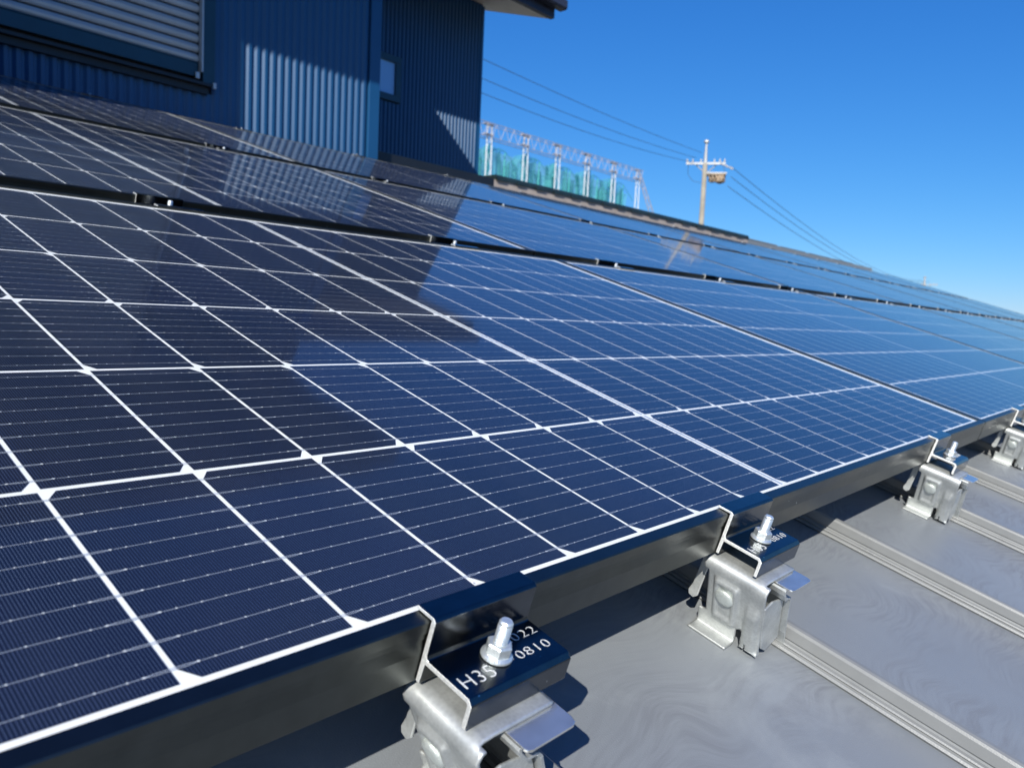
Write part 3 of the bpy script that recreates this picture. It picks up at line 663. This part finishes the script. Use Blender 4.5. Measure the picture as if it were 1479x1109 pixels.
# ---------------------------------------------------------------- golf range netting far behind
YN = 80.0; net = empty('netting_structure', (0, YN, -5.2)); tag(net, 'tall white lattice towers holding green netting far behind the roof', 'netting')
TX = [76.0, 84.2, 92.4, 100.4, 108.4, 116.4, 124.3]; TT = 32.2
def tower(x):
    b = bmesh.new()
    for dx in (-0.62, 0.62):
        tube(b, [(x+dx*1.25, 0, 0), (x+dx*0.8, 0, TT)], 0.12, 5)
    z = 0; s = 1
    while z < TT-2:
        tube(b, [(x-0.6*s, 0, z), (x+0.6*s, 0, z+2.4)], 0.045, 4); z += 2.4; s = -s
    return b
for x in TX: obj('tower', tower(x), M['net_steel'], net)
b = bmesh.new()
for z in (TT-1.7, TT+0.3):
    for dy in (-0.6, 0.6): tube(b, [(TX[0]-9, dy, z), (TX[-1]+0.7, dy, z)], 0.06, 4)
x = TX[0]-9; s = 0
while x < TX[-1]:
    tube(b, [(x, -0.6, TT-1.7+2*s), (x+0.95, -0.6, TT+0.3-2*s)], 0.04, 4); x += 0.95; s = 1-s
obj('top_truss', b, M['truss_steel'], net)
for x in TX:
    b = bmesh.new()
    for zz in (TT-1.2, TT+0.25): box(b, x-1.2, x+0.75, -0.3, 0.3, zz-0.05, zz+0.05)
    for q in range(2): tube(b, [(x-1.2+q*0.8, -0.4, TT-1.4+(q % 2)*1.6), (x-0.5+q*0.8, -0.4, TT+0.2-(q % 2)*1.6)], 0.05, 4)
    obj('tower_head', b, M['truss_steel'], net)
b = bmesh.new(); e = Vector((TX[-1]+0.7, 0, TT)); f = Vector((TX[-1]+9.2, 0, TT-10.5))
for off in (0, 1.5):
    tube(b, [e-Vector((0, 0, off)), f-Vector((off*0.6, 0, off))], 0.09, 4)
for k in range(14):
    a = e.lerp(f, k/14); c = e.lerp(f, (k+1)/14)
    tube(b, [a-Vector((0, 0, 0 if k % 2 else 1.5)), c-Vector((0, 0, 1.5 if k % 2 else 0))], 0.05, 4)
tube(b, [f, f-Vector((0, 0, 22))], 0.14, 4)
obj('end_brace', b, M['truss_steel'], net)
b = bmesh.new()                                   # hanging net: swags between towers
def topz(x):
    i = max(0, min(len(TX)-2, sum(1 for q in TX if q <= x)-1)); t_ = (x-TX[i])/(TX[i+1]-TX[i]) if 0 <= (x-TX[i]) else 0
    t_ = max(0, min(1, t_)); return TT - 3.3 + (1.6*math.sin(PI*min(1, t_*1.6))*(1 if t_ < 0.62 else 0.6)) - 1.3*t_*t_*(1 if t_ > .3 else .5)
nx = 180; cols = []
for i in range(nx+1):
    x = TX[0]-6 + (TX[-1]-1.5-TX[0]+6)*i/nx
    zt = topz(x); wv = 0.9*math.sin(i*0.9)+0.5*math.sin(i*2.3)
    cols.append([b.verts.new((x+0.2*math.sin(k*1.1+i), 2.2+wv*(1-k/10.0)+0.4*math.sin(k*0.8+i*0.35), zt*(1-k/10.0))) for k in range(11)])
for A, B in zip(cols, cols[1:]):
    for k in range(10): b.faces.new((A[k], B[k], B[k+1], A[k+1]))
obj('green_net', b, M['net'], net, smooth=True)
b = bmesh.new()                                   # second, paler layer up to the truss
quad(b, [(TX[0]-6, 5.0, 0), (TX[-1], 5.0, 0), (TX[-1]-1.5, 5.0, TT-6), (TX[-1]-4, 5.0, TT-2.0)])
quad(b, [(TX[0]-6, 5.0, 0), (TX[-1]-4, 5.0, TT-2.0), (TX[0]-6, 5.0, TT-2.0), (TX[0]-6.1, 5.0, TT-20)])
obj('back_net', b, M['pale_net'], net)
b = bmesh.new()
for i in range(len(TX)-1):
    xm = TX[i]+4.6; tube(b, [(xm, 1.2, 6), (xm, 1.0, TT-2.9)], 0.10, 5); tube(b, [(TX[i], 1.0, TT-3.7), (xm-1.5, 1.0, TT-2.5), (xm, 1.0, TT-2.7), (TX[i+1], 1.0, TT-5.0)], 0.06, 4)
obj('net_pole', b, simple('green_pole', (0.05, 0.36, 0.33), 0.6), net)

# ---------------------------------------------------------------- utility poles and lines
def pole(name, x, y, ztop, full=True, az=0.0):
    root = empty(name, (x, y, -5.2), (0, 0, az)); H = ztop + 5.2
    b = bmesh.new(); tube(b, [(0, 0, 0), (0, 0, H-1.1)], [0.19, 0.115], 16); obj('pole_shaft', b, M['concrete'], root, smooth=True)
    b = bmesh.new()
    tube(b, [(0, 0, H-1.15), (0, 0, H-0.12)], [0.11, 0.05], 10); lathe(b, [(0.05, H-0.14), (0.14, H-0.06), (0.12, H+0.03), (0.04, H+0.07)], 12)
    obj('pole_top', b, M['galv'], root)
    b = bmesh.new(); za = H-1.12
    box(b, -0.95, 1.0, -0.06, 0.06, za-0.05, za+0.05)
    tube(b, [(0.0, 0.08, za-0.55), (0.55, 0.08, za-0.05)], 0.03, 6); tube(b, [(0.0, 0.08, za-0.45), (-0.45, 0.08, za-0.05)], 0.03, 6)
    obj('crossarm', b, M['galv'], root)
    for xx in (-0.9, -0.62, -0.22, 0.45, 0.72, 0.95):
        b = bmesh.new(); lathe(b, [(0.04, 0.0), (0.065, 0.03), (0.035, 0.06), (0.06, 0.09), (0.03, 0.12), (0.04, 0.16), (0.02, 0.18)], 10, (xx, 0, za+0.05)); obj('insulator', b, M['insul'], root)
    if full:
        b = bmesh.new(); 
        for q in range(3): lathe(b, [(0.03, 0), (0.07, 0.03), (0.03, 0.06), (0.07, 0.1), (0.03, 0.14), (0.07, 0.18), (0.03, 0.22)], 8, (0.75+q*0.22, -0.05, za+0.02-q*0.10), axis=(0.8, 0, -0.45))
        obj('strain_insulator', b, M['insul'], root)
        b = bmesh.new(); zt = H-2.02
        box(b, 0.12, 1.06, -0.28, 0.28, zt+0.30, zt+0.36)
        lathe(b, [(0.10, -0.08), (0.26, 0.0), (0.27, 0.28), (0.2, 0.31)], 14, (0.78, 0, zt-0.02)); lathe(b, [(0.08, -0.06), (0.2, 0.0), (0.2, 0.26), (0.14, 0.3)], 12, (0.40, 0.05, zt+0.02))
        for q in range(5): tube(b, [(0.22+0.17*q, -0.25, zt+0.3), (0.26+0.17*q, -0.3, zt+0.12), (0.3+0.15*q, -0.2, zt-0.02)], 0.035, 5)
        obj('transformer', b, M['transformer'], root)
        b = bmesh.new(); box(b, 0.10, 1.10, -0.30, -0.22, zt+0.36, zt+0.42); obj('platform_rail', b, M['galv'], root)
        b = bmesh.new()
        tube(b, [(-0.85, 0, za), (-0.83, 0.1, za-0.5), (-0.6, 0.1, za-0.85), (-0.15, 0.1, za-0.95)], 0.012, 5); tube(b, [(0.9, 0, za-0.1), (1.02, 0, za-0.5), (0.95, 0, za-0.8), (0.8, 0, za-0.95)], 0.012, 5)
        obj('jumper_wire', b, M['wire'], root)
        b = bmesh.new(); box(b, -0.65, 0.7, -0.03, 0.03, 9.75, 9.79); box(b, -0.26, -0.17, -0.12, 0.12, 9.7, 10.2); obj('step_bracket', b, M['galv'], root)
    return root
p1 = pole('utility_pole', 36.29, 19.53, 9.33, True, math.radians(-62)); tag(p1, 'concrete utility pole with crossarm and transformer rising above the ridge', 'utility pole')
p2 = pole('utility_pole', 125.5, 30.7, 8.2, False, math.radians(-76)); p2.scale = (1.7, 1.7, 1.0); tag(p2, 'distant utility pole whose crossarm shows just above the far panels', 'utility pole')
def line(a, c, sag, r, label):
    b = bmesh.new(); a, c = Vector(a), Vector(c); pts = []
    for i in range(41):
        t_ = i/40; p = a.lerp(c, t_); p.z -= 4*sag*t_*(1-t_); pts.append(p)
    tube(b, pts, r, 5); o = obj('power_line', b, M['wire'], smooth=True); tag(o, label, 'power line', 'overhead power lines'); return o
line((36.20, 19.72, 8.76), (-4, 15.8, 8.9), 0.55, 0.011, 'topmost thin dark cable from the near pole to the left behind the house')
line((36.05, 19.95, 8.50), (-4, 15.8, 8.55), 0.80, 0.011, 'middle thin dark cable from the near pole to the left behind the house')
line((35.95, 20.16, 8.29), (-4, 15.8, 8.3), 0.98, 0.011, 'lowest thin dark cable from the near pole to the left behind the house')
line((36.88, 18.39, 8.07), (125.7, 31.1, 7.75), 1.55, 0.017, 'upper thin dark cable descending from the near pole to the right')
line((36.89, 18.36, 7.55), (125.6, 30.6, 7.65), 1.65, 0.017, 'middle thin dark cable descending from the near pole to the right')
line((36.83, 18.48, 7.09), (125.5, 30.0, 7.55), 1.80, 0.017, 'lower thin dark cable descending from the near pole to the right')
